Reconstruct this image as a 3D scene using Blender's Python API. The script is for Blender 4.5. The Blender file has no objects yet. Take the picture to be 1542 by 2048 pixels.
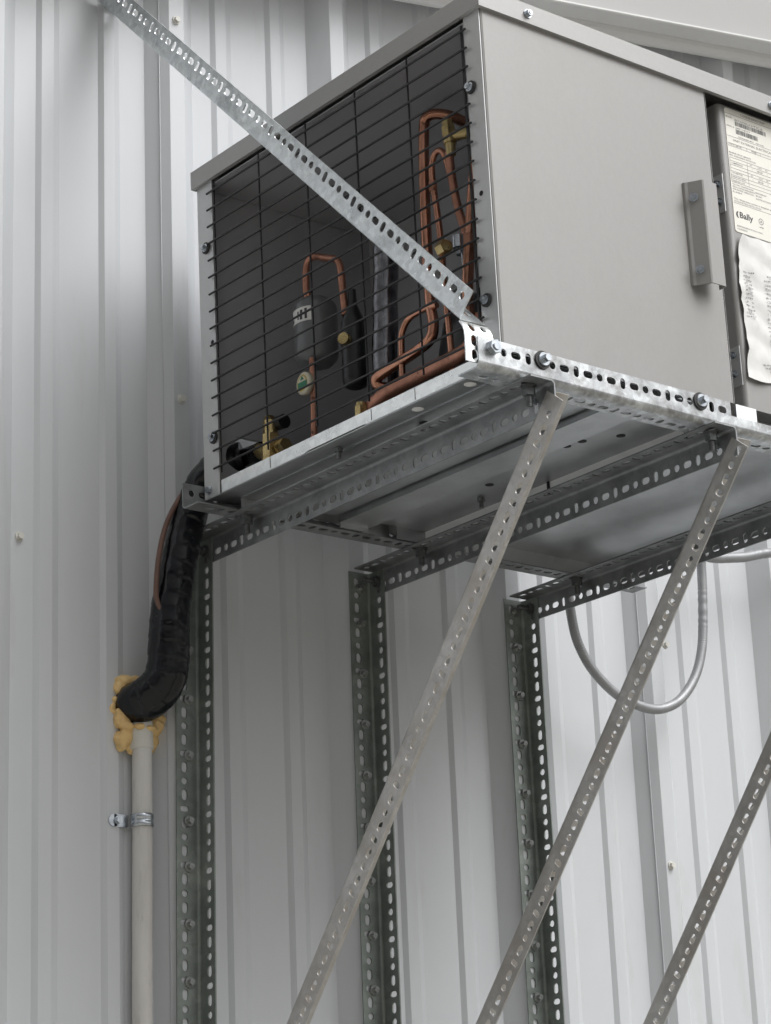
import bpy, bmesh, math, random
from mathutils import Vector, Matrix, noise
random.seed(7)
S = bpy.context.scene
COL = S.collection
MM = 0.001

# ------------------------------------------------------------------ camera
def cam_axes(yaw, pitch, roll):
    cy, sy, cp, sp = math.cos(yaw), math.sin(yaw), math.cos(pitch), math.sin(pitch)
    f = Vector((sy*cp, cy*cp, sp)); r = Vector((cy, -sy, 0)); u = r.cross(f)
    c, s = math.cos(roll), math.sin(roll)
    return r*c+u*s, u*c-r*s, f
cr, cu, cf = cam_axes(math.radians(38.69824), math.radians(17.7215), math.radians(-2.421856))
cam = bpy.data.cameras.new('camera')
cam.sensor_fit = 'HORIZONTAL'; cam.sensor_width = 36.0; cam.lens = 36.0*4720.47/1542.0
cam.clip_start = 0.05; cam.clip_end = 400
co = bpy.data.objects.new('camera', cam); COL.objects.link(co)
co.matrix_world = Matrix(((cr.x, cu.x, -cf.x, -1.71301), (cr.y, cu.y, -cf.y, -2.69009), (cr.z, cu.z, -cf.z, -1.09922), (0, 0, 0, 1)))
S.camera = co

# ------------------------------------------------------------------ sky, sun, exposure
SUN_DIR = Vector((0.53, -1.0, 1.40)).normalized()          # towards the sun
W = bpy.data.worlds.new('World'); S.world = W; W.use_nodes = True
wn, wl = W.node_tree.nodes, W.node_tree.links
wn.clear()
wo = wn.new('ShaderNodeOutputWorld'); bg = wn.new('ShaderNodeBackground'); sky = wn.new('ShaderNodeTexSky'); hs = wn.new('ShaderNodeHueSaturation')
sky.sky_type = 'NISHITA'; sky.sun_disc = False
sky.sun_elevation = math.asin(SUN_DIR.z); sky.sun_rotation = math.atan2(SUN_DIR.x, SUN_DIR.y)
sky.air_density = 1.0; sky.dust_density = 10.0; sky.ozone_density = 1.0
hs.inputs['Saturation'].default_value = 0.0
wl.new(sky.outputs[0], hs.inputs['Color']); wl.new(hs.outputs[0], bg.inputs['Color']); wl.new(bg.outputs[0], wo.inputs[0])
bg.inputs['Strength'].default_value = 0.11
sl = bpy.data.lights.new('sun', 'SUN'); sl.energy = 1.3; sl.angle = math.radians(42); sl.color = (1.0, 0.992, 0.985)
so = bpy.data.objects.new('sun', sl); COL.objects.link(so); so.location = (3, -6, 6)
so.rotation_euler = SUN_DIR.to_track_quat('Z', 'Y').to_euler()
S.view_settings.view_transform = 'Standard'; S.view_settings.look = 'None'
S.view_settings.gamma = 1.0; S.view_settings.use_curve_mapping = False
S.view_settings.exposure = 0.03

# ------------------------------------------------------------------ materials
def pmat(name, c1, c2=None, scale=12.0, rough=0.5, rough2=None, metal=0.0, bump=0.0, bscale=200.0, detail=6.0,
         spangle=0.0, sscale=90.0, stain=None, stscale=5.0, stlo=0.55, sthi=0.75, stretch=(1, 1, 1), coat=0.0, spec=0.5):
    m = bpy.data.materials.new(name); m.use_nodes = True
    n, l = m.node_tree.nodes, m.node_tree.links
    p = n['Principled BSDF']
    tc = n.new('ShaderNodeTexCoord'); mp = n.new('ShaderNodeMapping'); mp.inputs['Scale'].default_value = stretch
    l.new(tc.outputs['Object'], mp.inputs['Vector'])
    c2 = c2 or tuple(x*0.9 for x in c1)
    nz = n.new('ShaderNodeTexNoise'); nz.inputs['Scale'].default_value = scale; nz.inputs['Detail'].default_value = detail
    nz.inputs['Roughness'].default_value = 0.62
    l.new(mp.outputs[0], nz.inputs['Vector'])
    rp = n.new('ShaderNodeValToRGB'); rp.color_ramp.elements[0].position = 0.34; rp.color_ramp.elements[1].position = 0.66
    rp.color_ramp.elements[0].color = (*c2, 1); rp.color_ramp.elements[1].color = (*c1, 1)
    l.new(nz.outputs[0], rp.inputs[0])
    out = rp.outputs[0]
    if spangle:
        vo = n.new('ShaderNodeTexVoronoi'); vo.inputs['Scale'].default_value = sscale
        l.new(tc.outputs['Object'], vo.inputs['Vector'])
        bw = n.new('ShaderNodeRGBToBW'); l.new(vo.outputs['Color'], bw.inputs[0])
        mr = n.new('ShaderNodeMapRange'); mr.inputs[3].default_value = 1-spangle; mr.inputs[4].default_value = 1+spangle
        l.new(bw.outputs[0], mr.inputs[0])
        mx = n.new('ShaderNodeMix'); mx.data_type = 'RGBA'; mx.blend_type = 'MULTIPLY'; mx.inputs[0].default_value = 1
        l.new(out, mx.inputs[6]); l.new(mr.outputs[0], mx.inputs[7]); out = mx.outputs[2]
    if stain:
        n2 = n.new('ShaderNodeTexNoise'); n2.inputs['Scale'].default_value = stscale; n2.inputs['Detail'].default_value = 8
        n2.inputs['Roughness'].default_value = 0.7
        l.new(mp.outputs[0], n2.inputs['Vector'])
        r2 = n.new('ShaderNodeMapRange'); r2.inputs[1].default_value = stlo; r2.inputs[2].default_value = sthi
        l.new(n2.outputs[0], r2.inputs[0])
        mx = n.new('ShaderNodeMix'); mx.data_type = 'RGBA'; l.new(r2.outputs[0], mx.inputs[0])
        l.new(out, mx.inputs[6]); mx.inputs[7].default_value = (*stain, 1); out = mx.outputs[2]
    l.new(out, p.inputs['Base Color'])
    p.inputs['Metallic'].default_value = metal
    p.inputs['Specular IOR Level'].default_value = spec
    p.inputs['Coat Weight'].default_value = coat
    if rough2 is not None:
        mr = n.new('ShaderNodeMapRange'); mr.inputs[1].default_value = 0.3; mr.inputs[2].default_value = 0.7
        mr.inputs[3].default_value = rough; mr.inputs[4].default_value = rough2
        l.new(nz.outputs[0], mr.inputs[0]); l.new(mr.outputs[0], p.inputs['Roughness'])
    else:
        p.inputs['Roughness'].default_value = rough
    if bump:
        nb = n.new('ShaderNodeTexNoise'); nb.inputs['Scale'].default_value = bscale; nb.inputs['Detail'].default_value = 3
        l.new(mp.outputs[0], nb.inputs['Vector'])
        bp = n.new('ShaderNodeBump'); bp.inputs['Strength'].default_value = bump; bp.inputs['Distance'].default_value = 0.002
        l.new(nb.outputs[0], bp.inputs['Height']); l.new(bp.outputs[0], p.inputs['Normal'])
    return m

M = {}
M['wall'] = pmat('white_painted_steel', (.58, .595, .615), (.545, .56, .58), scale=3, rough=.34, rough2=.48, bump=.35, bscale=2.2, stain=(.44, .44, .42), stscale=5, stlo=.58, sthi=.92, stretch=(1.6, 1, .35))
M['trim'] = pmat('trim_paint', (.74, .74, .74), (.70, .70, .70), scale=4, rough=.4, bump=.03, bscale=7)
M['soffit'] = pmat('soffit_paint', (.42, .415, .41), (.40, .395, .39), scale=4, rough=.5)
M['cover'] = pmat('cover_sheet', (.335, .328, .322), (.322, .315, .309), scale=200, rough=.35, rough2=.44, metal=.2, bump=.05, bscale=500, detail=3, stain=(.30, .29, .275), stscale=5, stlo=.5, sthi=.95, stretch=(1, 1, .6))
M['cabinet'] = pmat('cabinet_sheet_lifted', (.55, .555, .56), (.52, .525, .53), scale=120, rough=.3, rough2=.38, metal=.5, bump=.06, bscale=900, detail=3)  # grey metal, colour lightened to make up for weak light on left faces
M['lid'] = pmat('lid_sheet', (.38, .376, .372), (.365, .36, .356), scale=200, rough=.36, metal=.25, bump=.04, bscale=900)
M['dark_inner'] = pmat('inner_sheet', (.46, .46, .485), (.42, .42, .44), scale=3, rough=.55, metal=.1)
M['black_hole'] = pmat('black_matt', (.012, .012, .013), rough=.8)
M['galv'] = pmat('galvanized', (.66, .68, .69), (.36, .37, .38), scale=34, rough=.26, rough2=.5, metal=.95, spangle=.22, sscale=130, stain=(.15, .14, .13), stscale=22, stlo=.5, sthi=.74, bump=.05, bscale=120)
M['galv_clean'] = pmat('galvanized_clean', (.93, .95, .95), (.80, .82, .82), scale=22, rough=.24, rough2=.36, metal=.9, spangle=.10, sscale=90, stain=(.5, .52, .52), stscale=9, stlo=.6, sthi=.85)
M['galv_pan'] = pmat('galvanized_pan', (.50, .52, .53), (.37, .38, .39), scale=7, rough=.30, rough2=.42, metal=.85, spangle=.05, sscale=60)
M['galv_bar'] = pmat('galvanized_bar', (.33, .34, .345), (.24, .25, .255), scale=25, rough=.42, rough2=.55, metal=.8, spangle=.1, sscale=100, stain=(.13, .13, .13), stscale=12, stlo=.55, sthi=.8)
M['galv_post'] = pmat('post_steel_dimmed', (.27, .295, .275), (.18, .20, .186), scale=18, rough=.42, rough2=.6, metal=.55, spangle=.12, sscale=90, stain=(.40, .42, .40), stscale=9, stlo=.58, sthi=.8)  # dark green tone put in for unmodelled dark surroundings mirrored in the steel
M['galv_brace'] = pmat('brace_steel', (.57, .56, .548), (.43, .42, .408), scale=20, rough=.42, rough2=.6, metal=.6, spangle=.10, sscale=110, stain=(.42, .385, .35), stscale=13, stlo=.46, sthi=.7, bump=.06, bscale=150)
M['tie'] = pmat('tie_zinc', (.74, .77, .78), (.58, .61, .62), scale=40, rough=.26, rough2=.42, metal=.95, spangle=.16, sscale=140, stain=(.34, .36, .37), stscale=26, stlo=.52, sthi=.74)
M['zinc'] = pmat('zinc_plate', (.62, .66, .70), (.45, .48, .52), scale=120, rough=.25, metal=1.0)
M['dark_bolt'] = pmat('dull_bolt', (.20, .21, .21), (.12, .125, .125), scale=150, rough=.4, metal=.8)
M['screw_zinc'] = pmat('screw_zinc', (.42, .43, .42), (.28, .29, .28), scale=150, rough=.35, metal=.75)
M['washer'] = pmat('rubber', (.03, .03, .03), rough=.6)
M['wire'] = pmat('black_wire', (.012, .012, .014), rough=.45)
M['copper'] = pmat('copper', (.70, .36, .25), (.40, .19, .125), scale=28, rough=.15, rough2=.3, metal=1.0, stain=(.16, .085, .06), stscale=14, stlo=.5, sthi=.72, spec=.5)
M['copper_dull'] = pmat('copper_dull', (.58, .29, .205), (.33, .155, .105), scale=40, rough=.32, rough2=.48, metal=.85, stain=(.12, .06, .045), stscale=70, stlo=.58, sthi=.66)
M['brass'] = pmat('brass', (.62, .50, .25), (.42, .32, .15), scale=60, rough=.22, rough2=.38, metal=.9)
M['drier'] = pmat('drier_paint', (.15, .155, .165), (.12, .125, .13), scale=20, rough=.3, coat=.2)
M['black_paint'] = pmat('black_paint', (.018, .019, .022), (.012, .012, .014), scale=30, rough=.3)
M['foil'] = pmat('wrap_foil', (.30, .30, .32), (.10, .10, .11), scale=50, rough=.14, rough2=.28, metal=1.0, bump=.3, bscale=70)
M['tape'] = pmat('black_tape', (.006, .007, .010), (.003, .003, .005), scale=35, rough=.12, rough2=.30, bump=.6, bscale=42, stretch=(1.5, 1.5, .8), spec=.42)
M['paper'] = pmat('paper', (.78, .775, .76), (.72, .715, .70), scale=30, rough=.6, bump=.25, bscale=40)
M['label'] = pmat('cream_label', (.84, .825, .76), (.82, .80, .735), scale=30, rough=.45)
M['ink'] = pmat('ink', (.05, .05, .055), rough=.6)
M['ink_soft'] = pmat('ink_grey', (.22, .22, .22), rough=.6)
M['ink_pale'] = pmat('ink_pale', (.46, .46, .47), rough=.6)
M['strip'] = pmat('pale_strip', (.84, .85, .86), (.8, .81, .82), scale=20, rough=.45)
M['pvc'] = pmat('pvc_weathered', (.65, .635, .61), (.53, .515, .49), scale=9, rough=.5, rough2=.6, stretch=(3, 3, .6), stain=(.36, .34, .31), stscale=24, stlo=.54, sthi=.8)
M['pvc_new'] = pmat('pvc_clean', (.66, .65, .60), (.6, .59, .55), scale=15, rough=.35)
M['foam'] = pmat('cured_foam', (.80, .57, .26), (.68, .45, .19), scale=60, rough=.5, bump=.45, bscale=200, stain=(.40, .24, .10), stscale=30, stlo=.56, sthi=.78)
M['conduit'] = pmat('conduit_steel', (.33, .335, .345), (.28, .285, .295), scale=40, rough=.45, metal=.4)
M['cream'] = pmat('cream_plastic', (.70, .66, .52), rough=.4)
M['green'] = pmat('green_print', (.02, .20, .10), rough=.4)
M['yellow'] = pmat('yellow_print', (.55, .42, .12), rough=.4)
M['cable'] = pmat('brown_cable', (.16, .09, .07), (.12, .065, .05), scale=30, rough=.5)
M['ground'] = pmat('ground', (.36, .34, .31), (.26, .255, .22), scale=.9, rough=.95, detail=10, bump=.5, bscale=30)

# ------------------------------------------------------------------ mesh helpers (all in millimetres, world axes)
class MB:
    def __init__(s): s.v = []; s.f = []; s.sm = []
    def add(s, vs, fs, smooth=False):
        o = len(s.v); s.v += [tuple(p) for p in vs]
        for f in fs: s.f.append([i+o for i in f]); s.sm.append(smooth)
    def box(s, x0, x1, y0, y1, z0, z1):
        vs = [(x, y, z) for z in (z0, z1) for y in (y0, y1) for x in (x0, x1)]
        s.add(vs, [(0, 2, 3, 1), (4, 5, 7, 6), (0, 1, 5, 4), (2, 6, 7, 3), (0, 4, 6, 2), (1, 3, 7, 5)])
    def prism(s, prof, axis, a, b, smooth=False, cap=True):
        # prof: list of 2-D points in the other two axes (cyclic order x,y,z without axis)
        def mk(p, t):
            return {'x': (t, p[0], p[1]), 'y': (p[0], t, p[1]), 'z': (p[0], p[1], t)}[axis]
        n = len(prof)
        vs = [mk(p, a) for p in prof]+[mk(p, b) for p in prof]
        s.add(vs, [(i, (i+1) % n, n+(i+1) % n, n+i) for i in range(n)], smooth)
        if cap: s.add(vs, [tuple(range(n))[::-1], tuple(range(n, 2*n))])
    def sheet(s, pts, t_dir, fn0, fn1):
        pass
    def cyl(s, p0, p1, r0, r1=None, n=16, smooth=True, caps=True, rot=0.0):
        p0, p1 = Vector(p0), Vector(p1); r1 = r0 if r1 is None else r1
        d = (p1-p0).normalized(); a = d.orthogonal().normalized()
        if abs(d.z) < .9: a = d.cross(Vector((0, 0, 1))).normalized()
        b = d.cross(a)
        vs = []
        for p, r in ((p0, r0), (p1, r1)):
            for k in range(n):
                t = rot+2*math.pi*k/n; vs.append(p+a*(r*math.cos(t))+b*(r*math.sin(t)))
        s.add(vs, [(k, (k+1) % n, n+(k+1) % n, n+k) for k in range(n)], smooth)
        if caps: s.add(vs, [tuple(range(n))[::-1], tuple(range(n, 2*n))])
    def lathe(s, p0, d, prof, n=20, smooth=True):
        # prof: (t along d, radius)
        p0, d = Vector(p0), Vector(d).normalized(); a = d.orthogonal().normalized(); b = d.cross(a)
        vs = []
        for t, r in prof:
            for k in range(n):
                q = 2*math.pi*k/n; vs.append(p0+d*t+a*(r*math.cos(q))+b*(r*math.sin(q)))
        fs = []
        for i in range(len(prof)-1):
            for k in range(n): fs.append((i*n+k, i*n+(k+1) % n, (i+1)*n+(k+1) % n, (i+1)*n+k))
        s.add(vs, fs, smooth)
        m = len(prof)-1
        s.add(vs, [tuple(range(n))[::-1], tuple(range(m*n, m*n+n))])
    def tube(s, pts, r, n=12, sub=5, rfn=None, smooth=True):
        P = [Vector(p) for p in pts]
        if sub > 1 and len(P) > 2:
            Q = []
            for i in range(len(P)-1):
                p0 = P[max(i-1, 0)]; p1 = P[i]; p2 = P[i+1]; p3 = P[min(i+2, len(P)-1)]
                for k in range(sub):
                    t = k/sub
                    Q.append(0.5*((2*p1)+(p2-p0)*t+(2*p0-5*p1+4*p2-p3)*t*t+(3*p1-p0-3*p2+p3)*t**3))
            Q.append(P[-1]); P = Q
        T = []
        for i in range(len(P)):
            T.append((P[min(i+1, len(P)-1)]-P[max(i-1, 0)]).normalized())
        a = T[0].orthogonal().normalized(); vs = []
        L = 0
        for i, p in enumerate(P):
            if i: L += (P[i]-P[i-1]).length
            a = (a-T[i]*a.dot(T[i])).normalized(); b = T[i].cross(a)
            for k in range(n):
                q = 2*math.pi*k/n
                rr = r if rfn is None else rfn(L, q, i/(len(P)-1))
                vs.append(p+a*(rr*math.cos(q))+b*(rr*math.sin(q)))
        fs = [(i*n+k, i*n+(k+1) % n, (i+1)*n+(k+1) % n, (i+1)*n+k) for i in range(len(P)-1) for k in range(n)]
        s.add(vs, fs, smooth)
        m = len(P)-1
        s.add(vs, [tuple(range(n))[::-1], tuple(range(m*n, m*n+n))])
    def build(s, name, mat, parent=None, org=(0, 0, 0), fn=None):
        me = bpy.data.meshes.new(name)
        vs = [fn(*p) for p in s.v] if fn else s.v
        me.from_pydata([((p[0]-org[0])*MM, (p[1]-org[1])*MM, (p[2]-org[2])*MM) for p in vs], [], s.f)
        me.polygons.foreach_set('use_smooth', s.sm)
        me.materials.append(M[mat]); me.update()
        o = bpy.data.objects.new(name, me); COL.objects.link(o)
        if parent is not None: o.parent = parent
        return o

def tag(o, label=None, cat=None, group=None, kind=None):
    for k, v in (('label', label), ('category', cat), ('group', group), ('kind', kind)):
        if v: o[k] = v
    return o
def empty(name, loc, label, cat, group=None):
    o = bpy.data.objects.new(name, None); COL.objects.link(o)
    o.location = [c*MM for c in loc]; o.empty_display_size = .05
    return tag(o, label, cat, group)
def instance(src, parent, loc, org, rot=None):
    o = bpy.data.objects.new(src.name.split('.')[0], src.data); COL.objects.link(o)
    o.parent = parent; o.location = [(loc[i]-org[i])*MM for i in range(3)]
    if rot is not None: o.rotation_euler = rot
    return o

# slotted angle --------------------------------------------------------
PITCH = 19.05
def hole(kind, k):
    t = math.pi/4+k*math.pi/8; c, sn = math.cos(t), math.sin(t)
    sg = lambda q: 0 if abs(q) < 1e-6 else (1 if q > 0 else -1)
    if kind == 'C': return 4.9*c, 4.9*sn
    if kind == 'H': return 4.6*c+2.9*sg(c), 4.6*sn
    return 4.2*c, 4.2*sn+2.8*sg(sn)
def flange(mb, org, U, dv, dn, L, v0, v1, t, ph, holes, kinds='CHVH', skip=()):
    P = lambda u, v, w: org+U*u+dv*v+dn*w
    if not holes:
        vs = [P(u, v, w) for w in (0, t) for v in (v0, v1) for u in (0, L)]
        mb.add(vs, [(0, 1, 3, 2), (4, 6, 7, 5), (2, 3, 7, 6), (0, 2, 6, 4), (1, 5, 7, 3)]); return
    k0 = math.ceil((9-ph)/PITCH); k1 = math.floor((L-9-ph)/PITCH)
    ks = list(range(k0, k1+1))
    ed = [0.0]+[ph+(k+.5)*PITCH for k in ks[:-1]]+[L]
    vc = v1-13.0
    for i, k in enumerate(ks):
        u0, u1 = ed[i], ed[i+1]; uc = ph+k*PITCH; kd = kinds[k % 4]
        outer = []
        for (ua, va), (ub, vb) in (((u1, v1), (u0, v1)), ((u0, v1), (u0, v0)), ((u0, v0), (u1, v0)), ((u1, v0), (u1, v1))):
            for q in range(4): outer.append((ua+(ub-ua)*q/4, va+(vb-va)*q/4))
        inner = [(uc+hole(kd, q)[0], vc+hole(kd, q)[1]) for q in range(16)]
        vs = [P(u, v, w) for w in (0, t) for ring in (outer, inner) for u, v in ring]
        fs = []
        for q in range(16):
            r = (q+1) % 16
            fs += [(q, r, 16+r, 16+q), (32+q, 48+q, 48+r, 32+r), (16+q, 16+r, 48+r, 48+q)]
        for q in range(4): fs.append((q, 32+q, 32+(q+1), q+1))           # outer long edge
        mb.add(vs, fs)
    for u in (0, L):
        mb.add([P(u, v0, 0), P(u, v1, 0), P(u, v1, t), P(u, v0, t)], [(0, 1, 2, 3)])
def angle(org, U, a, b, L, la=38, lb=38, t=2.0, r=6.0, pa=0.0, pb=0.0, ha=True, hb=True, mb=None, kb='CHVH', ka='CHVH'):
    mb = mb or MB(); org, U, a, b = Vector(org), Vector(U).normalized(), Vector(a).normalized(), Vector(b).normalized()
    flange(mb, org, U, a, b, L, r, la, t, pa, ha, ka); flange(mb, org, U, b, a, L, r, lb, t, pb, hb, kb)
    N = 6; vs = []; c = (r, r)
    for R in (r, r-t):
        for i in range(N+1):
            q = math.pi+math.pi/2*i/N*1.0
            # from a-side (b=0) round to b-side (a=0)
            th = math.pi*1.5-math.pi/2*i/N
            pa_, pb_ = r+R*math.cos(th), r+R*math.sin(th)
            for u in (0, L): vs.append(org+U*u+a*pa_+b*pb_)
    fs = []
    for j in (0, 1):
        o = j*2*(N+1)
        for i in range(N): fs.append((o+2*i, o+2*i+1, o+2*i+3, o+2*i+2))
    mb.add(vs, fs, True)
    e = 2*(N+1)
    for u in (0, 1): mb.add(vs, [(2*i+u, 2*i+2+u, e+2*i+2+u, e+2*i+u) for i in range(N)])
    return mb

def hexhead(mb, p, d, af, h, wr=0, wt=1.5, shank=0, sr=3.0, tip=None):
    p, d = Vector(p), Vector(d).normalized()
    if wr: mb.cyl(p, p+d*wt, wr, n=20); p = p+d*wt
    mb.cyl(p, p+d*h, af*.577, n=6, smooth=False, rot=.3)
    if shank: mb.cyl(p+d*h, p+d*(h+shank), sr, n=12)

# ------------------------------------------------------------------ ground
g = MB(); g.box(-60000, 60000, -60000, 60000, -2760, -2710)
tag(g.build('ground', 'ground'), kind='structure')

# ------------------------------------------------------------------ ribbed metal wall
WY = -14.0
WORG = (300, 0, -2700)
wall = empty('metal_wall', WORG, 'white ribbed steel wall of the building, standing behind the condensing unit', 'wall')
PROF = [(3.3, 0), (28.5, -31.75), (54.5, -31.75), (89, 0), (123.5, 0), (130.4, -5.6), (150, -5.6), (162.4, 0),
        (227.8, 0), (234.8, -5.6), (253, -5.6), (264.5, 0)]
def z_trim(x): return 931+.164*(x-760)
def panel(x_start, nrib, z0=-2700):
    mb = MB(); pts = []
    for j in range(nrib):
        pts += [(x_start+304.8*j+p[0], WY+p[1]) for p in PROF]
    # overlap rib: the next panel covers the last rib, this one ends under its left side
    pts = [(x_start+3.3+16, WY-21.0)]+pts[1:] if False else pts
    xe = x_start+304.8*nrib
    pts += [(xe+3.3, WY), (xe+28.5, WY-31.0)]
    # sheet starts two thirds down the left side of its first rib: the lap seam
    x0 = x_start+3.3+25.2*.60; y0 = WY-31.75*.60
    pts = [(x0-1.2, y0-1.4)]+[(x0, y0-1.2)]+pts[1:]
    n = len(pts); vs = []
    for (x, y) in pts:
        for yy in (0, .9):
            vs.append((x, y+yy, z0)); vs.append((x, y+yy, z_trim(x)+20))
    fs = []
    for i in range(n-1):
        a, b = 4*i, 4*(i+1)
        fs += [(a, b, b+1, a+1), (a+2, a+3, b+3, b+2), (a, a+2, b+2, b), (a+1, b+1, b+3, a+3)]
    fs += [(0, 1, 3, 2), (4*n-4, 4*n-2, 4*n-1, 4*n-3)]
    mb.add(vs, fs)
    return mb
for i in range(-4, 4):
    panel(914.4*i, 3).build('wall_panel', 'wall', wall, WORG)
b = MB(); b.box(-3700, 3700, 3, 120, -2700, 240)
b.prism([(-3700, 240), (3700, 240), (3700, 1440), (-3700, 252)], 'y', 3, 120)
b.build('wall_backing', 'trim', wall, WORG)
# rake trim and soffit along the roof slope
sx, sz = Vector((1, 0, .163)).normalized(), Vector((-.163, 0, 1)).normalized()
def rake(prof, name, mat):
    mb = MB(); vs = []; n = len(prof)
    for x in (-3650, 3650):
        base = Vector((x, 0, z_trim(x)))
        for (y, q) in prof: vs.append(base+Vector((0, y, 0))+sz*q)
    mb.add(vs, [(i, (i+1) % n, n+(i+1) % n, n+i) for i in range(n)]+[tuple(range(n))[::-1], tuple(range(n, 2*n))])
    return mb.build(name, mat, wall, WORG)
rake([(-46, -8), (-52, -12.5), (-60, -13.5), (-67, -11), (-72, -5), (-74, 2), (-74, 6), (-46, 6)], 'rake_trim', 'trim')
rake([(-74.2, 3), (-114, 4), (-116, -1.5), (-122, -2), (-124, 0), (-124, 3), (-110, 5), (-74.2, 8)], 'soffit_panel', 'trim')
rake([(-96, 8), (-108, 5), (-108, 420), (-40, 420), (-40, 410), (-96, 405)], 'rake_fascia', 'soffit')
# wall screws
ws = MB(); ws.cyl((0, 0, 0), (0, -2.0, 0), 7.0, 6.4, n=18); hexhead(ws, (0, -2, 0), (0, -1, 0), 8, 5)
w0 = None
for (x, z, y) in ((40.9, 701.9, -45.75), (40.7, 92.9, -45.75), (978, -150.4, -45.75), (953, -513.4, -45.75), (968.6, 940, -45.75), (-203, -142.9, -14),
                  (345.6, 92.9, -45.75), (955, 93, -45.75), (1260, -513, -45.75), (-264, 701, -45.75)):
    if w0 is None:
        w0 = ws.build('wall_screw', 'pvc_new', wall, (0, 0, 0)); w0.location = [(x-WORG[0])*MM, (y-WORG[1])*MM, (z-WORG[2])*MM]
    else: instance(w0, wall, (x, y, z), WORG)

# ------------------------------------------------------------------ support frame of slotted angle
FORG = (66, -46, -118)
frame = empty('support_frame', FORG, 'slotted galvanized angle bracket frame bolted to the wall and carrying the condensing unit', 'bracket')
X3 = (66.0, 370.0, 672.0)
# front rail (tall up to the door panel, then notched low)
r = angle((-38, -783, -118), (1, 0, 0), (0, 0, 1), (0, 1, 0), 416, r=8, pa=38.5, pb=46, mb=None)
front_rail = r.build('front_rail', 'galv', frame, FORG)
r = angle((378.4, -782.6, -118), (1, 0, 0), (0, 0, 1), (0, 1, 0), 420, la=20, r=8, pb=11, ha=False)
r.build('rail_end', 'galv', front_rail, FORG)
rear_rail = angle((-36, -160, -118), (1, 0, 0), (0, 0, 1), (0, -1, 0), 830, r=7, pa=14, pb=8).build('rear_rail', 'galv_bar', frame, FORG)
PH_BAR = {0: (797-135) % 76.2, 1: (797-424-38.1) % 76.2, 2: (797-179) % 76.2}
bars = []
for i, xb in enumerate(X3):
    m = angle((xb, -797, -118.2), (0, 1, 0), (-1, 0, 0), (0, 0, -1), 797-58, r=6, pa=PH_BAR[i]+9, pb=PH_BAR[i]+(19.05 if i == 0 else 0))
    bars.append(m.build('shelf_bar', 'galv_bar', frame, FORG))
# uprights
TILT = (.012, .0045, -.002)
for i, xb in enumerate(X3):
    xc = xb-2.3
    m = angle((xc, -46.2, -1500), (0, 0, 1), (-1, 0, 0), (0, -1, 0), 1500-121, r=6, pa=(1500-166-9.5) % 76.2, pb=(1500-166) % 76.2, ka='HCHV')
    t = TILT[i]
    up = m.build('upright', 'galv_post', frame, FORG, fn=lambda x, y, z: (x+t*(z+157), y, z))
    zs = {0: (-278, -348, -426, -516, -578, -655, -731, -807), 1: (-145, -200, -275, -351, -426, -502, -578, -655, -730, -806), 2: (-140, -198, -273, -349, -425, -501, -578, -654, -730, -806)}[i]
    sc0 = None
    for z in zs:
        xs = xc-19+t*(z+157)
        if sc0 is None:
            mb = MB(); mb.cyl((0, 0, 0), (0, -2.2, 0), 7.6, 7.2, n=20); hexhead(mb, (0, -2.2, 0), (0, -1, 0), 7.4, 6.5)
            sc0 = mb.build('screw', 'screw_zinc', up, (0, 0, 0)); sc0.location = [(xs-FORG[0])*MM, (-48.3-FORG[1])*MM, (z-FORG[2])*MM]
        else: instance(sc0, up, (xs, -48.3, z), FORG)
    # corner bolt joining the shelf bar to the upright
    mb = MB(); hexhead(mb, (xc-2.1, -68, -137), (-1, 0, 0), 11, 6, wr=9, wt=1.6, shank=18, sr=3.2)
    for q in range(6): mb.cyl((xc-12-2.5*q, -68, -137), (xc-13.2-2.5*q, -68, -137), 3.7, n=12)
    mb.build('bolt', 'dark_bolt', bars[i], FORG)
# lower braces
for i, xb in enumerate(X3):
    ty, tz, dy, dz = ((-781, -124.5, .6352, -.7723), (-785.4, -126.7, .6365, -.7713), (-770, -124.5, .6224, -.7827))[i]
    top = Vector((xb-2.4, ty, tz)); d = Vector((0, dy, dz)).normalized()
    a = Vector((0, -d.z, d.y)); a = -a if a.y > 0 else a          # outward and down
    L = (-top.y-46)/d.y-30
    m = angle(top, d, a, (1, 0, 0), L, r=7, pa=23+ (0, 8, 4)[i], pb=14)
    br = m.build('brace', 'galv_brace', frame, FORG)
    mb = MB(); p = Vector((xb-2.3, -762, -136)); hexhead(mb, p, (-1, 0, 0), 10, 6, wr=0, shank=5, sr=3.2)
    mb.build('bolt', 'zinc', br, FORG)
# upper tie brace: flange cut back and bent down on to the rail
ub0 = Vector((-54, -771, -60.5)); ub1 = Vector((-86, -26, 704.5))
d = (ub1-ub0).normalized()
a = Vector((0, -.707, .707)); a = (a-d*a.dot(d)).normalized(); bb = -d.cross(a)
if bb.x < 0: bb = -bb
m = angle(ub0+d*2, d, a, bb, (ub1-ub0).length+4, la=38, lb=40, r=4, t=1.8, pa=14, pb=6)
tie = m.build('tie_brace', 'tie', frame, FORG)
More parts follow.
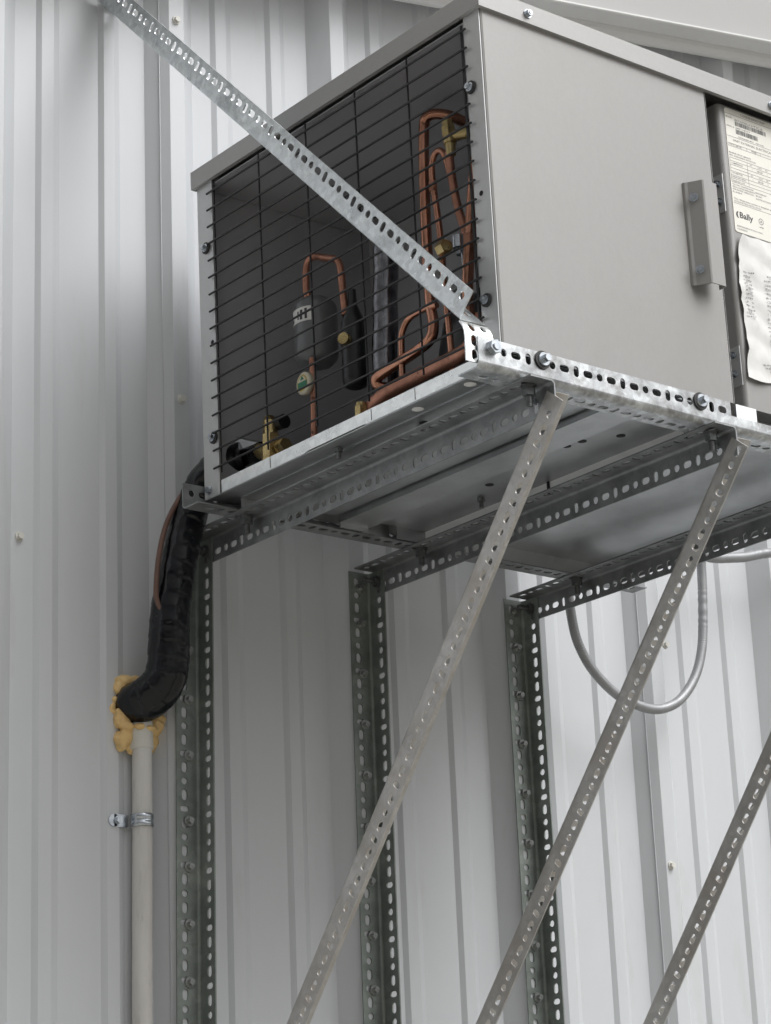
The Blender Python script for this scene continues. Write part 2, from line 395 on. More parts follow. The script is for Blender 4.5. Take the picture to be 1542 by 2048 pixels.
# the bent tab
mb = MB(); N = 7; R = 26.0
prof = []
for i in range(N+1):
    q = math.radians(45)*i/N
    prof.append((i, q))
def strip(mb, path, x0, x1, th=1.8):
    n = len(path); vs = []
    for i, (y, z) in enumerate(path):
        t = Vector(path[min(i+1, n-1)])-Vector(path[max(i-1, 0)]); t.normalize(); nn = Vector((-t.y, t.x))
        for w in (0, th):
            for x in (x0(i), x1(i)): vs.append((x, y+nn.x*w, z+nn.y*w))
    fs = []
    for i in range(n-1):
        o, p = 4*i, 4*i+4
        fs += [(o, o+1, p+1, p), (o+2, p+2, p+3, o+3), (o, p, p+2, o+2), (o+1, o+3, p+3, p+1)]
    fs += [(0, 2, 3, 1), (4*n-4, 4*n-3, 4*n-1, 4*n-2)]
    mb.add(vs, fs, True)
def tabplate(mb):
    # plate with two columns of slots, parametrised (s along the bend path, x)
    path = [(-736, -26), (-750, -40)]
    cx, cz = -750-.0, -40.0
    pts = []
    s_acc = 0
    R = 30.0; c = Vector((-750+R*.7071*0, 0))
    # straight 45 deg, arc of 45 deg, straight down
    P0 = Vector((-770.6, -60.0)); dirn = Vector((-.7071, -.7071)); l1 = 0.001
    C = P0+dirn*l1+Vector((.7071, -.7071))*R
    def at(s):
        if s < l1: p = P0+dirn*s; t = dirn
        elif s < l1+R*math.pi/4:
            q = (s-l1)/R; ang = math.radians(135)+q
            p = C+Vector((math.cos(ang), math.sin(ang)))*R; t = Vector((-math.sin(ang), math.cos(ang)))
        else:
            p = C+Vector((-R, 0))-Vector((0, s-l1-R*math.pi/4)); t = Vector((0, -1))
        return p, t
    Ltot = l1+R*math.pi/4+31
    cols = [(-54.0, -31.0), (-31.0, -11.0)]
    rows = [0, 18, 37, Ltot]
    for ci, (xa, xb_) in enumerate(cols):
        for ri in range(len(rows)-1):
            s0, s1 = rows[ri], rows[ri+1]; sc = (s0+s1)/2; xc = (xa+xb_)/2+(-1.5 if ci else 2)
            outer = []; inner = []
            for (xA, sA), (xB, sB) in (((xb_, s1), (xa, s1)), ((xa, s1), (xa, s0)), ((xa, s0), (xb_, s0)), ((xb_, s0), (xb_, s1))):
                for q in range(4): outer.append((xA+(xB-xA)*q/4, sA+(sB-sA)*q/4))
            for q in range(16):
                t = math.pi/4+q*math.pi/8
                sn = math.sin(t); ex = 3.0*(0 if abs(sn) < 1e-6 else math.copysign(1, sn)) if (ci == 0) else 0
                inner.append((xc+4.7*math.cos(t), sc+4.6*sn+ex*.8))
            vs = []
            for w in (0, 1.8):
                for ring in (outer, inner):
                    for (x, s_) in ring:
                        p, t = at(max(0, s_)); nn = Vector((-t.y, t.x))
                        vs.append((x, p.x+nn.x*w, p.y+nn.y*w))
            fs = []
            for q in range(16):
                r_ = (q+1) % 16
                fs += [(q, r_, 16+r_, 16+q), (32+q, 48+q, 48+r_, 32+r_), (16+q, 16+r_, 48+r_, 48+q)]
                fs.append((q, 32+q, 32+r_, r_))
            mb.add(vs, fs)
tabplate(mb)
tab = mb.build('bent_tab', 'galv_clean', tie, FORG)
# bolts on the front rail
mb = MB(); hexhead(mb, (-17.8, -783.2, -91.5), (0, -1, 0), 15, 9, shank=2, sr=5)
mb.build('bolt', 'zinc', front_rail, FORG)
for x in (60.4, 322.9):
    mb = MB(); mb.cyl((x, -783.2, -90), (x, -785.2, -90), 11.5, n=22); w_ = mb.build('rubber_washer', 'washer', front_rail, FORG)
    mb = MB(); mb.cyl((x+1.2, -785.2, -89), (x+1.2, -787, -89), 8.8, 8.2, n=22); hexhead(mb, (x+1.2, -787, -89), (0, -1, 0), 8.4, 7)
    mb.build('bolt', 'zinc', front_rail, FORG)
for i, xb in enumerate(X3):
    for (y, dz) in ((-770, 0), (-190, 0)):
        x = xb-18; mb = MB(); z = -120.4
        mb.cyl((x, y, z), (x, y, z-2), 9.5, n=20); mb.cyl((x, y, z-2.2), (x, y, z-4), 8.4, n=20)
        mb.cyl((x, y, z-4), (x, y, z-13), 8.2, n=6, smooth=False, rot=.2)
        mb.cyl((x, y, z-13), (x, y, z-26), 4.0, n=12)
        for q in range(5): mb.cyl((x, y, z-14-q*2.4), (x, y, z-15-q*2.4), 4.5, n=12)
        mb.build('bolt', 'dark_bolt', bars[i], FORG)
# wall clip the tie brace is fixed to
mb = MB(); mb.box(-104, -60, -20, -16.5, 722, 770); mb.box(-92, -89.5, -52, -20, 726, 766)
mb.build('wall_clip', 'galv_clean', tie, FORG)

# ------------------------------------------------------------------ condensing unit
UORG = (0, -775, -100)
T_, G_ = -0.0092, -0.0093
def U(x, y, z): return (x+T_*z+G_*(y+400), y, z)
unit = empty('condensing_unit', UORG, 'grey beige outdoor condensing unit with black wire grille, resting on the slotted angle frame', 'condenser')
XW = 745.0
def ub(name, mat, parent=None, mb=None): return mb.build(name, mat, parent or unit, UORG, fn=U)
# lid with hemmed skirt
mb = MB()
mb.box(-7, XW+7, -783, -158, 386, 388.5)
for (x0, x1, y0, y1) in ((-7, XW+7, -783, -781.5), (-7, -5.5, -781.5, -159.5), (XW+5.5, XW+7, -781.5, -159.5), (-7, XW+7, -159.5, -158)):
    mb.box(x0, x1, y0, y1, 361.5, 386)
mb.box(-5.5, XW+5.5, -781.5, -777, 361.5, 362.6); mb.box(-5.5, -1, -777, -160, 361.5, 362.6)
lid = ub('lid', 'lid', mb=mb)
mb = MB(); mb.box(-7.7, -6.6, -783.6, -782.6, 362, 388.6); ub('lid_seam', 'ink_soft', lid, mb)
# corner posts on the grille side, front cover, rear panel, right side
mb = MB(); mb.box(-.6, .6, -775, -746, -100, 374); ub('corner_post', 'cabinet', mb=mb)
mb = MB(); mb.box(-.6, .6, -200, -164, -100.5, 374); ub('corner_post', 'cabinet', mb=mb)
mb = MB(); mb.box(.6, XW-1, -746, -744.5, -86, -84) ; 
# rear panel with pipe opening
mb = MB()
hx0, hx1, hz0, hz1 = 46, 92, -36, -2
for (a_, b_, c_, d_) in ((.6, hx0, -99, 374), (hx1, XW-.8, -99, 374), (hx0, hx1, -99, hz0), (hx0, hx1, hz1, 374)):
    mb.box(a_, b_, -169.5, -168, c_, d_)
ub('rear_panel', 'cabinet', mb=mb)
mb = MB()
for (a_, b_, c_, d_) in ((3, hx0, -84, 360), (hx1, 300, -84, 360), (hx0, hx1, -84, hz0), (hx0, hx1, hz1, 360)):
    mb.box(a_, b_, -174, -172, c_, d_)
mb.box(298, 300, -770, -174, -84, 360); mb.box(4, 298, -770, -176, 358, 360); mb.box(4, 298, -772, -770, -84, 358)
ub('inner_liner', 'dark_inner', mb=mb)
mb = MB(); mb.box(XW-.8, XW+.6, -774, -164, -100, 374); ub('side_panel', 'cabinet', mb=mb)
# front cover: sheet with returned edges
mb = MB()
mb.prism([(.9, -772.5), (1.3, -775.6), (3.6, -777), (386.6, -777), (388, -776), (388.6, -772), (388.6, -764), (387.2, -764), (387.2, -773), (386, -775.2), (4, -775.2), (2.6, -774.2)], 'z', -77, 371)
cover = ub('front_cover', 'cover', mb=mb)
mb = MB(); mb.prism([(388.7, -777.2), (389.9, -776.4), (389.9, -765), (388.7, -765)], 'z', -76.5, 360); ub('cover_edge', 'galv_clean', cover, mb)
# pull handle on the cover
mb = MB()
hp = [(329, -777.4), (330, -780.6), (333, -783.2), (342.5, -799.4), (344.5, -800.6), (367, -800.8), (369, -799.6), (370, -788), (368.4, -788), (367, -798.8), (345.5, -798.8), (334, -780.6), (331.5, -777.4)]
mb.prism(hp, 'z', 70, 213)
handle = ub('handle', 'cover', cover, mb)
mb = MB(); mb.box(312.5, 314.5, -779.5, -777.2, 64, 207); ub('handle_gasket', 'ink_soft', handle, mb) if False else None
def screw(p, d, parent, mat='zinc', af=7.5, wr=6.0, name='screw'):
    mb = MB(); hexhead(mb, p, d, af, 4.5, wr=wr, wt=1.2, shank=.8, sr=af*.3); return mb.build(name, mat, parent, UORG)
for z in (189, 89): screw((336.5, -790.5, z), (-.86, -.5, 0), handle)
screw((73.4, -783.4, 374), (0, -1, 0), lid)
screw((512, -783.4, 374), (0, -1, 0), lid)
# recess and electrical box cover
mb = MB(); mb.box(389.9, 735, -738, -736, -78, 365); mb.box(404, 407, -746, -738, -78, 362); ub('recess_panel', 'cover', mb=mb)
mb = MB()
bp = [(424.5, -738.2)]
for i in range(7):
    q = math.radians(90)*i/6; bp.append((424.5+7-7*math.cos(q), -758-7*math.sin(q)))
bp += [(XW-2, -765), (XW-2, -738.2)]
mb.prism(bp, 'z', -72, 361)
box = ub('electrical_box_cover', 'cover', mb=mb)
for i in range(2):
    z0 = (244, 0)[i]
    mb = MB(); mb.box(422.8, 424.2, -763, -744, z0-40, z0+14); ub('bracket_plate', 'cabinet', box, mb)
for z in (244.8, 219.5, 1.8, -24.3): screw((422.6, -754.5, z), (-1, -.15, 0), box, af=6.5, wr=5)
# base pan -------------------------------------------------------------
mb = MB()
mb.box(1, 345, -768, -170, -86, -84)                                             # floor
lp = MB()                                                                        # bright folded lip, notched
pts = [(-206, -83.2), (-740, -82.6), (-757, -86), (-757, -100), (-520, -100), (-515, -99), (-400, -99), (-392, -100.4), (-206, -100.4)]
lp.prism([(p[0], p[1]) for p in pts], 'x', -2.2, -.8)
lip = None
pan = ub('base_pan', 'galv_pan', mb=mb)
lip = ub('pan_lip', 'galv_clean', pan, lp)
mb = MB()
mb.box(389.9, 427, -777.4, -775.4, -104, -77.5); ub('pan_lip', 'galv_clean', pan, mb)
for y in (-318, -532, -618):                                         # folds in the lip
    mb = MB(); mb.box(-2.6, -2.3, y-.5, y+.5, -98.5, -84); ub('lip_notch', 'ink_soft', pan, mb)
def plate(x0, x1, y0, y1, z0, z1, name='pan_plate', mat='galv_pan'):
    mb = MB(); mb.box(x0, x1, y0, y1, z0, z1); return ub(name, mat, pan, mb)
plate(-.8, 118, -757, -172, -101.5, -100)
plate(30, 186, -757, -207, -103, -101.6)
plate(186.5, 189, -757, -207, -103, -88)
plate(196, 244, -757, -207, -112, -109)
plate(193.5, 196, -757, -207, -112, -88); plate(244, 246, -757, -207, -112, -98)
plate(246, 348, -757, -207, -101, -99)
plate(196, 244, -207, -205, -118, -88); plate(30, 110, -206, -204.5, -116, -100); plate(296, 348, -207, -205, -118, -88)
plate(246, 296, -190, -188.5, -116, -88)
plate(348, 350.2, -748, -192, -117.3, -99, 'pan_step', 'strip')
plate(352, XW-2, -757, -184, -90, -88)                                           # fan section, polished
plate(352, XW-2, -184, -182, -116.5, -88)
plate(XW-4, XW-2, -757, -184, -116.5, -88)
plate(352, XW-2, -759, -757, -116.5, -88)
def dots(lst, mat, r, name):
    for (x, y, z) in lst:
        mb = MB(); mb.cyl((x, y, z), (x, y, z-.5), r, n=16); ub(name, mat, pan, mb)
dots([(15, -700, -101.6), (16, -600, -101.6)], 'paper', 7.5, 'drain_hole')
dots([(268, -593, -101.2), (272, -618, -101.2), (256, -691, -101.2), (300, -660, -101.2), (286, -420, -101.2), (51, -569, -103.2)], 'black_hole', 6, 'drain_hole')
for (x, y) in ((60, -553), (20, -435), (312, -372), (120, -300)):
    mb = MB(); mb.cyl((x, y, -101), (x, y, -116), 3, n=10); mb.cyl((x, y, -103), (x, y, -107), 6, n=6, smooth=False); ub('stud', 'dark_bolt', pan, mb)
# compressor mounting studs at the step
for y in (-728, -470):
    mb = MB(); mb.cyl((346.5, y, -100), (346.5, y, -118), 2.2, n=10); ub('stud', 'black_paint', pan, mb)
# wire grille -----------------------------------------------------------
gr = bpy.data.objects.new('grille', None); COL.objects.link(gr); gr.parent = unit
GZ = 342.9
src = None
for k in range(17):
    z = GZ-25.4*k; xo = T_*z
    ya, yb = -192, -753
    mb = MB(); mb.cyl(U(-4.2, ya, z), U(-4.2, yb, z), 1.55, n=8); o = mb.build('wire', 'wire', gr, UORG)
for k in range(6):
    y = -206.1-107.3*k; zt = 357 if k < 5 else 352
    mb = MB(); mb.cyl(U(-1.4, y, zt), U(-1.4, y, -72), 1.3 if k < 5 else 1.7, n=8); mb.build('wire', 'wire', gr, UORG)
# grille screws with rubber grommets
for (y, z) in ((-753.6, 263.5), (-757, -17.5), (-184, 264), (-190, -18)):
    mb = MB(); p = Vector(U(-.7, y, z)); mb.cyl(p, p+Vector((-2.5, 0, 0)), 8.5, n=18); mb.build('grommet', 'washer', unit, UORG)
    screw(p+Vector((-2.6, 0, 0)), (-1, 0, .1), unit)
screw(U(-.7, -176, -89), (-1, 0, 0), unit)
for (y, z) in ((-759, 120.5), (-191.8, 120.8)):
    mb = MB(); p = Vector(U(-.65, y, z)); mb.cyl(p, p+Vector((-.3, 0, 0)), 3.4, n=14); mb.build('screw_hole', 'black_hole', unit, UORG)
# inside: compressor, tubes and valves -----------------------------------
def part(name, mat, mb, parent=None): return mb.build(name, mat, parent or unit, UORG)
mb = MB(); mb.lathe((205, -560, -84), (0, 0, 1), [(0, 60), (3, 82), (15, 88), (110, 88), (150, 80), (178, 55), (190, 20), (191, 4)], n=28); part('compressor', 'black_paint', mb)
mb = MB(); mb.tube([(130, -600, 315), (105, -597, 321), (88, -585, 326), (80, -573, 324), (80, -566, 312), (80, -562, 260), (80, -560, 176), (80, -561, 71), (80, -565, 38), (78, -561, 18), (75, -540, 9), (72, -505, 3), (68, -473, -3), (66, -461, -9), (72, -462, -17), (85, -475, -20)], 7.2, n=14, sub=6); part('suction_tube', 'copper', mb)
mb = MB(); mb.tube([(49, -455, -92), (45, -464, -72), (45, -478, -55), (45, -503, -47), (45, -536, -44), (45, -596, -44), (45, -652, -43), (48, -670, -37), (56, -674, -17), (62, -674, 4)], 10, n=16, sub=6); part('discharge_coil', 'copper_dull', mb)
mb = MB(); mb.tube([(72, -610, -84), (71, -608, -20), (70, -604, 53), (70, -601, 92), (70, -601, 123), (70, -596, 173), (70, -591, 210), (70, -589, 240), (70, -594, 255), (70, -601, 260), (70, -609, 258), (70, -616, 248), (70, -622, 229), (72, -626, 204), (75, -634, 160), (78, -640, 120)], 4.3, n=12, sub=6); part('liquid_tube', 'copper', mb)
mb = MB(); mb.tube([(78, -576, 58), (76, -550, 60), (74, -526, 57), (72, -514, 45), (72, -509, 25), (72, -508, -60)], 4.2, n=12, sub=6); part('liquid_tube', 'copper', mb)
mb = MB(); mb.tube([(60, -636, 242), (60, -640, 202), (60, -647, 164), (60, -656, 134), (66, -662, 110)], 5.4, n=12, sub=5); part('valve_tube', 'copper_dull', mb)
mb = MB(); mb.tube([(50, -706, 215), (45, -702, 193), (45, -695, 162), (45, -689, 130), (45, -684, 98), (45, -678, 61), (47, -672, 20), (58, -670, -40)], 7.2, n=14, sub=5); part('riser_tube', 'copper', mb)
mb = MB(); mb.cyl((60, -636.5, 285), (60, -637.2, 276), 7.5, n=8, smooth=False); mb.cyl((60, -637.2, 276), (60, -638.5, 262), 9.5, n=6, smooth=False); mb.cyl((60, -638.5, 262), (60, -639.5, 252), 8.4, n=16); mb.cyl((60, -639.5, 252), (60, -640.5, 236), 7, 6.2, n=16)
mb.cyl((62, -640, 263), (74, -662, 263), 7.5, n=14); part('service_valve', 'brass', mb)
mb = MB(); mb.cyl((62, -607, 119), (62, -620, 119), 10, n=6, smooth=False); mb.cyl((62, -620, 119), (60, -624, 118), 6.5, n=14); part('flare_nut', 'brass', mb)
mb = MB(); mb.cyl((55, -652, 118), (55, -652, 102), 8.5, n=18); part('service_cap', 'zinc', mb)
mb = MB(); mb.cyl((54, -655, 100), (54, -655, 92), 6, n=6, smooth=False); mb.tube([(55, -657, 92), (55, -659, 60), (56, -662, 20)], 2.0, n=8); part('ground_screw', 'zinc', mb)
# filter drier
mb = MB(); mb.lathe((80, -318, 58), (0, 0, 1), [(0, 8), (4, 20), (12, 28), (18, 30), (86, 30), (93, 27), (100, 18), (104, 7)], n=28); drier = part('filter_drier', 'drier', mb)
mb = MB(); n = 8; vs = []
for k in range(n+1):
    q = math.radians(136+86*k/n)
    for z in (117, 138): vs.append((80+30.4*math.cos(q), -318+30.4*math.sin(q), z))
mb.add(vs, [(2*k, 2*k+2, 2*k+3, 2*k+1) for k in range(n)], True); lab = part('drier_label', 'paper', mb, drier)
mb = MB(); vs = []
for (k0, k1, z0, z1) in ((150, 162, 120, 126), (180, 185, 121, 133), (189, 197, 120, 126), (190, 198, 128, 134), (204, 211, 120, 135)):
    o = len(vs)
    for q in (k0, k1):
        for z in (z0, z1): vs.append((80+30.7*math.cos(math.radians(q)), -318+30.7*math.sin(math.radians(q)), z))
mb.add(vs, [(4*i, 4*i+2, 4*i+3, 4*i+1) for i in range(5)]); part('label_print', 'ink', mb, lab)
mb = MB(); mb.tube([(80, -303, 158), (80, -299, 175), (80, -299, 196), (80, -301, 212), (80, -308, 221), (80, -321, 221), (80, -349, 208), (80, -368, 199), (80, -377, 184), (80, -381, 142), (80, -384, 112)], 5, n=12, sub=5); part('drier_tube', 'copper_dull', mb)
mb = MB(); mb.cyl((80, -303, 158), (80, -302, 172), 7, n=12); part('flare_nut', 'copper', mb, drier)
mb = MB(); mb.lathe((88, -390, 8), (0, 0, 1), [(0, 10), (3, 16), (10, 17), (92, 17), (104, 12), (118, 6.5), (140, 5.5)], n=22); bl = part('receiver_valve', 'black_paint', mb)
mb = MB(); mb.cyl((72, -396, 70), (62, -400, 70), 8, n=16); part('valve_cap', 'brass', mb, bl)
mb = MB(); mb.tube([(104, -446, 190), (103, -446, 172), (100, -444, 95), (97, -442, 10), (97, -442, -84)], 17, n=20, sub=5, rfn=lambda L, q, t: 17+.7*math.sin(L*.09+q)); part('wrapped_tube', 'foil', mb)
# cables, clips and a control box crowding the back of the compartment
for pts, r_, m_, nm in (([(110, -700, 250), (125, -640, 200), (150, -600, 120), (140, -560, 60), (120, -520, -20), (110, -500, -80)], 3.2, 'black_paint', 'cable'),
                        ([(140, -730, 100), (125, -690, 60), (110, -640, 30), (100, -590, -10), (95, -540, -60)], 2.6, 'black_paint', 'cable'),
                        ([(290, -420, 60), (250, -380, 0), (200, -330, -40), (150, -280, -70), (120, -240, -82)], 3.2, 'black_paint', 'cable'),
                        ([(205, -560, 100), (170, -640, 190), (120, -680, 230), (70, -700, 225)], 4, 'copper_dull', 'liquid_tube')):
    mb = MB(); mb.tube(pts, r_, n=10, sub=5); part(nm, m_, mb)
mb = MB(); mb.box(255, 297, -470, -390, 40, 130); mb.box(253.5, 255, -462, -398, 48, 122); part('control_box', 'drier', mb)
for p_ in ((80, -561, 120), (70, -590, 215), (45, -684, 98)):                      # solder collars on the tubes
    mb = MB(); rr_ = 8.4 if p_[0] != 70 else 5.4; mb.cyl((p_[0], p_[1], p_[2]-7), (p_[0], p_[1], p_[2]+7), rr_, n=14); part('solder_joint', 'copper_dull', mb)
# sight glass
mb = MB(); d_ = Vector((-1, .05, 0)).normalized(); c_ = Vector((52, -334, 24))
mb.lathe(c_, d_, [(0, 13), (1, 15.5), (7, 16), (9, 15), (9.6, 12.5)], n=26); sg = part('sight_glass', 'cream', mb)
mb = MB(); mb.cyl(c_+d_*9.7, c_+d_*10.1, 11.5, n=26); part('dial_ring', 'yellow', mb, sg)
mb = MB(); mb.cyl(c_+d_*10.2, c_+d_*10.5, 9.2, n=26); part('dial_face', 'cream', mb, sg)
mb = MB(); mb.box(40.6, 41.1, -345, -326, 17, 25); mb.prism([(-339, 28), (-331, 28), (-335, 33)], 'x', 40.6, 41.1); part('dial_mark', 'green', mb, sg)
mb = MB(); mb.tube([(60, -334, 62), (58, -337, 45), (56, -340, 8), (55, -339, -56), (55, -339, -84)], 4.6, n=12, sub=4); part('sight_tube', 'copper_dull', mb)
# rear service valve and line to the opening
mb = MB(); mb.cyl((50, -246, 6), (50, -246, -2), 7, n=4, smooth=False); mb.cyl((50, -247, -2), (50, -248, -22), 9.5, 10.5, n=12); mb.cyl((50, -249, -22), (50, -247, -84), 12, n=6, smooth=False)
mb.tube([(50, -246, -48), (50, -232, -42), (53, -216, -34)], 11, n=14, sub=3); mb.cyl((54, -262, -44), (52, -280, -44), 9.5, n=6, smooth=False); part('service_valve', 'brass', mb)
mb = MB(); mb.cyl((58, -252, -5), (58, -270, -7), 10, n=14); part('valve_cap', 'black_paint', mb)
mb = MB(); mb.tube([(54, -222, -36), (56, -200, -34), (60, -176, -30), (62, -150, -28)], 13, n=16, sub=4); part('insulated_line', 'tape', mb)
mb = MB(); mb.cyl((32, -471, -84), (32, -471, -55), 8.5, n=6, smooth=False); mb.cyl((32, -471, -55), (32, -471, -50), 6.5, n=12); part('flare_nut', 'brass', mb)

# data plate -------------------------------------------------------------
def text_mesh(items, name, mat, parent, y, bold=.006):
    mb = MB()
    for (s_, x, z, h, ws_) in items:
        cu_ = bpy.data.curves.new('t', 'FONT'); cu_.body = s_; cu_.size = 1.0; cu_.offset = bold; cu_.resolution_u = 2
        ob = bpy.data.objects.new('t', cu_); COL.objects.link(ob)
        dg = bpy.context.evaluated_depsgraph_get(); me = bpy.data.meshes.new_from_object(ob.evaluated_get(dg))
        w_ = max((v.co.x for v in me.vertices), default=1)
        k = h/.70; kx = ws_/w_ if ws_ else k
        mb.add([(x+v.co.x*kx, y, z+v.co.y*k) for v in me.vertices], [tuple(p.vertices) for p in me.polygons])
        bpy.data.objects.remove(ob); bpy.data.meshes.remove(me); bpy.data.curves.remove(cu_)
    return mb.build(name, mat, parent, UORG)
mb = MB(); lx0, lx1, lz0, lz1 = 437, 585, 177, 358.5; rr = 4
pl = []
for (cx, cz, a0) in ((lx1-rr, lz1-rr, 0), (lx0+rr, lz1-rr, 90), (lx0+rr, lz0+rr, 180), (lx1-rr, lz0+rr, 270)):
    for i in range(5):
        q = math.radians(a0+22.5*i); pl.append((cx+rr*math.cos(q), cz+rr*math.sin(q)))
mb.prism(pl, 'y', -765.7, -765.1)
plate_o = part('data_plate', 'label', mb, box)
YL = -765.85
text_mesh([('CONDENSING UNIT', 467, 352.8, 3.4, 48), ('MODEL', 438, 344.6, 2.0, 13), ('BE7A020L6-HT3C-B', 455, 342.6, 3.0, 54), ('SERIAL #', 438, 331.4, 2.0, 15), ('240118277', 455.5, 331.2, 2.8, 28),
           ('CONDENSER MTG.   INDOORS', 459, 318.6, 2.0, 50), ('UNIT EXTERNAL ELECTRICAL SERVICE', 448.5, 311.0, 3.2, 98), ('VOLTS  208-230', 440, 303.8, 2.2, 24), ('PHASE  1', 483, 303.8, 2.2, 13),
           ('MINIMUM CIRCUIT AMPACITY', 438.5, 291.6, 2.1, 42), ('MAX. OVERCURRENT PROTECTION', 439, 287.8, 2.1, 50),
           ('COMPRESSOR', 441, 276.4, 2.2, 22), ('QTY.', 477, 282, 2.0, 5), ('VOLTS', 492, 282, 2.0, 8), ('PH', 507, 282, 2.0, 4), ('RLA', 519, 282, 2, 5), ('1', 480, 276.2, 2.2, 1), ('208-230', 490, 276.2, 2.4, 11), ('1', 509, 276.2, 2.2, 1),
           ('FAN MOTOR', 441, 262, 2.2, 20), ('QTY.', 477, 266.6, 2, 5), ('VOLTS', 492, 266.6, 2, 8), ('PH', 507, 266.6, 2, 4), ('FLA', 519, 266.6, 2, 5), ('1', 480, 261, 2.2, 1), ('208-230', 490, 261, 2.4, 11), ('1', 509, 261, 2.2, 1),
           ('PRESSURE HIGH', 440.5, 256.2, 2.1, 26), ('PRESSURE LOW', 440.5, 250.6, 2.1, 24), ('FACTORY CHARGE NONE', 439.5, 245.2, 2.1, 40), ('FIELD CHARGE REFRIGERANT', 439.5, 241.6, 2.1, 43), ('FOR PROPER OPERATION', 439.2, 238, 2.1, 40), ('R-448A', 439, 234.2, 2.1, 18),
           ('REFRIGERANT', 483, 243, 2.1, 22), ('SEE UNIT', 483, 238.8, 2.1, 12), ('INSTRUCTIONS', 483, 234.4, 2.1, 30),
           ('This refrigeration system is designed and suitable', 439.6, 224.4, 2.4, 90), ('OUTDOOR FIELD INSTALLATION', 439.4, 220.6, 2.2, 52),
           ('REFRIGERATION INC.', 441, 184.9, 2.2, 50), ('CALIFORNIA', 440.6, 181, 2.0, 20)], 'plate_lettering', 'ink_soft', plate_o, YL)['kind'] = 'stuff'
text_mesh([('Bally', 447.5, 199.0, 8.6, 26), ('UL', 486.6, 201.5, 3.0, 4.4), ('LISTED', 484.5, 193.6, 1.5, 8.6)], 'brand_lettering', 'ink', plate_o, YL, .022)
mb = MB()
for k in range(12):                                                              # crescent of the logo
    q0, q1 = math.radians(90+15*k), math.radians(105+15*k)
    vs = [(445.5+4.2*math.cos(q0), YL, 202.6+4.8*math.sin(q0)), (445.5+4.2*math.cos(q1), YL, 202.6+4.8*math.sin(q1)), (446.3+2.0*math.cos(q1), YL, 202.6+4.0*math.sin(q1)), (446.3+2.0*math.cos(q0), YL, 202.6+4.0*math.sin(q0))]
    mb.add(vs, [(0, 1, 2, 3)])
for k in range(20):
    q0, q1 = 2*math.pi*k/20, 2*math.pi*(k+1)/20
    mb.add([(488.8+R_*math.cos(q), YL, 203+R_*math.sin(q)) for q, R_ in ((q0, 4.6), (q1, 4.6), (q1, 3.9), (q0, 3.9))], [(0, 1, 2, 3)])
part('brand_mark', 'ink', mb, plate_o)['kind'] = 'stuff'
mb = MB()
def bars_(x0, x1, z0, z1):
    x = x0
    while x < x1:
        w_ = random.choice((.5, .5, .9, 1.3)); mb.add([(x, YL, z0), (min(x+w_, x1), YL, z0), (min(x+w_, x1), YL, z1), (x, YL, z1)], [(0, 1, 2, 3)]); x += w_+random.choice((.5, .6, .9))
bars_(455.5, 515, 335.6, 341.8); bars_(456, 498, 323.6, 330.4)
part('barcode', 'ink', mb, plate_o)
mb = MB()
for z, x0, x1 in ((350.6, 437.5, 584), (317.2, 437.5, 584), (306.6, 438.5, 584), (302.6, 438.5, 584), (285.2, 439, 584), (280.4, 439, 584), (274.6, 439, 584), (269.9, 439, 584), (265.4, 439, 584), (259.6, 439, 584), (254.6, 439, 584), (249.4, 439, 584), (219.0, 438, 584)):
    mb.box(x0, x1, YL-.05, YL, z-.22, z+.22)
for x, z0, z1 in ((472, 249.4, 285.2), (474, 302.6, 306.6), (500, 302.6, 306.6), (439, 249.4, 285.2), (438.5, 302.6, 306.6)): mb.box(x-.2, x+.2, YL-.05, YL, z0, z1)
part('plate_rules', 'ink_soft', mb, plate_o)

# crumpled paper notice taped on the box ---------------------------------
NORG = (440, -767, 170)
mb = MB(); nx, nz = 14, 26; vs = []
def edge_l(z): return 445-(12*(min(1, (170-z)/35)))+3*math.sin(z*.03) if z > 135 else 434.5+2.0*math.sin(z*.05)
for j in range(nz+1):
    z = 172-202*j/nz
    for i in range(nx+1):
        x0 = edge_l(z); x = x0+(585-x0)*i/nx
        zz = z+(5*(i/nx) if j == 0 else 0)-(3*math.sin(i*.8) if j == nz else 0)
        y = -767.2-abs(2.6*math.sin(x*.11+z*.035)+1.8*math.sin(z*.12-x*.05)+1.2*math.sin(x*.31+z*.21))
        vs.append((x, y, zz))
fs = [(j*(nx+1)+i, j*(nx+1)+i+1, (j+1)*(nx+1)+i+1, (j+1)*(nx+1)+i) for j in range(nz) for i in range(nx)]
mb.add(vs, fs, True)
notice = mb.build('paper_notice', 'paper', None, NORG); notice.location = [c*MM for c in NORG]
tag(notice, 'crumpled white printed paper pouch stuck below the cream data plate', 'notice')
mb = MB()
def ysurf(x, z): return -767.2-abs(2.6*math.sin(x*.11+z*.035)+1.8*math.sin(z*.12-x*.05)+1.2*math.sin(x*.31+z*.21))-.7
random.seed(3)
for r_ in range(13):
    z = 118-5.2*r_; x = 441
    while x < 452+random.random()*6:
        w_ = random.uniform(1.2, 3.2)
        mb.add([(q, ysurf(q, z_), z_) for q, z_ in ((x, z), (x+w_, z), (x+w_, z+2.0), (x, z+2.0))], [(0, 1, 2, 3)]); x += w_+.9
for r_ in range(18):
    z = 120-6.0*r_; x = 480
    while x < 540:
        w_ = random.uniform(1.2, 4.2)
        mb.add([(q, ysurf(q, z_), z_) for q, z_ in ((x, z), (x+w_, z), (x+w_, z+1.8), (x, z+1.8))], [(0, 1, 2, 3)]); x += w_+1.1
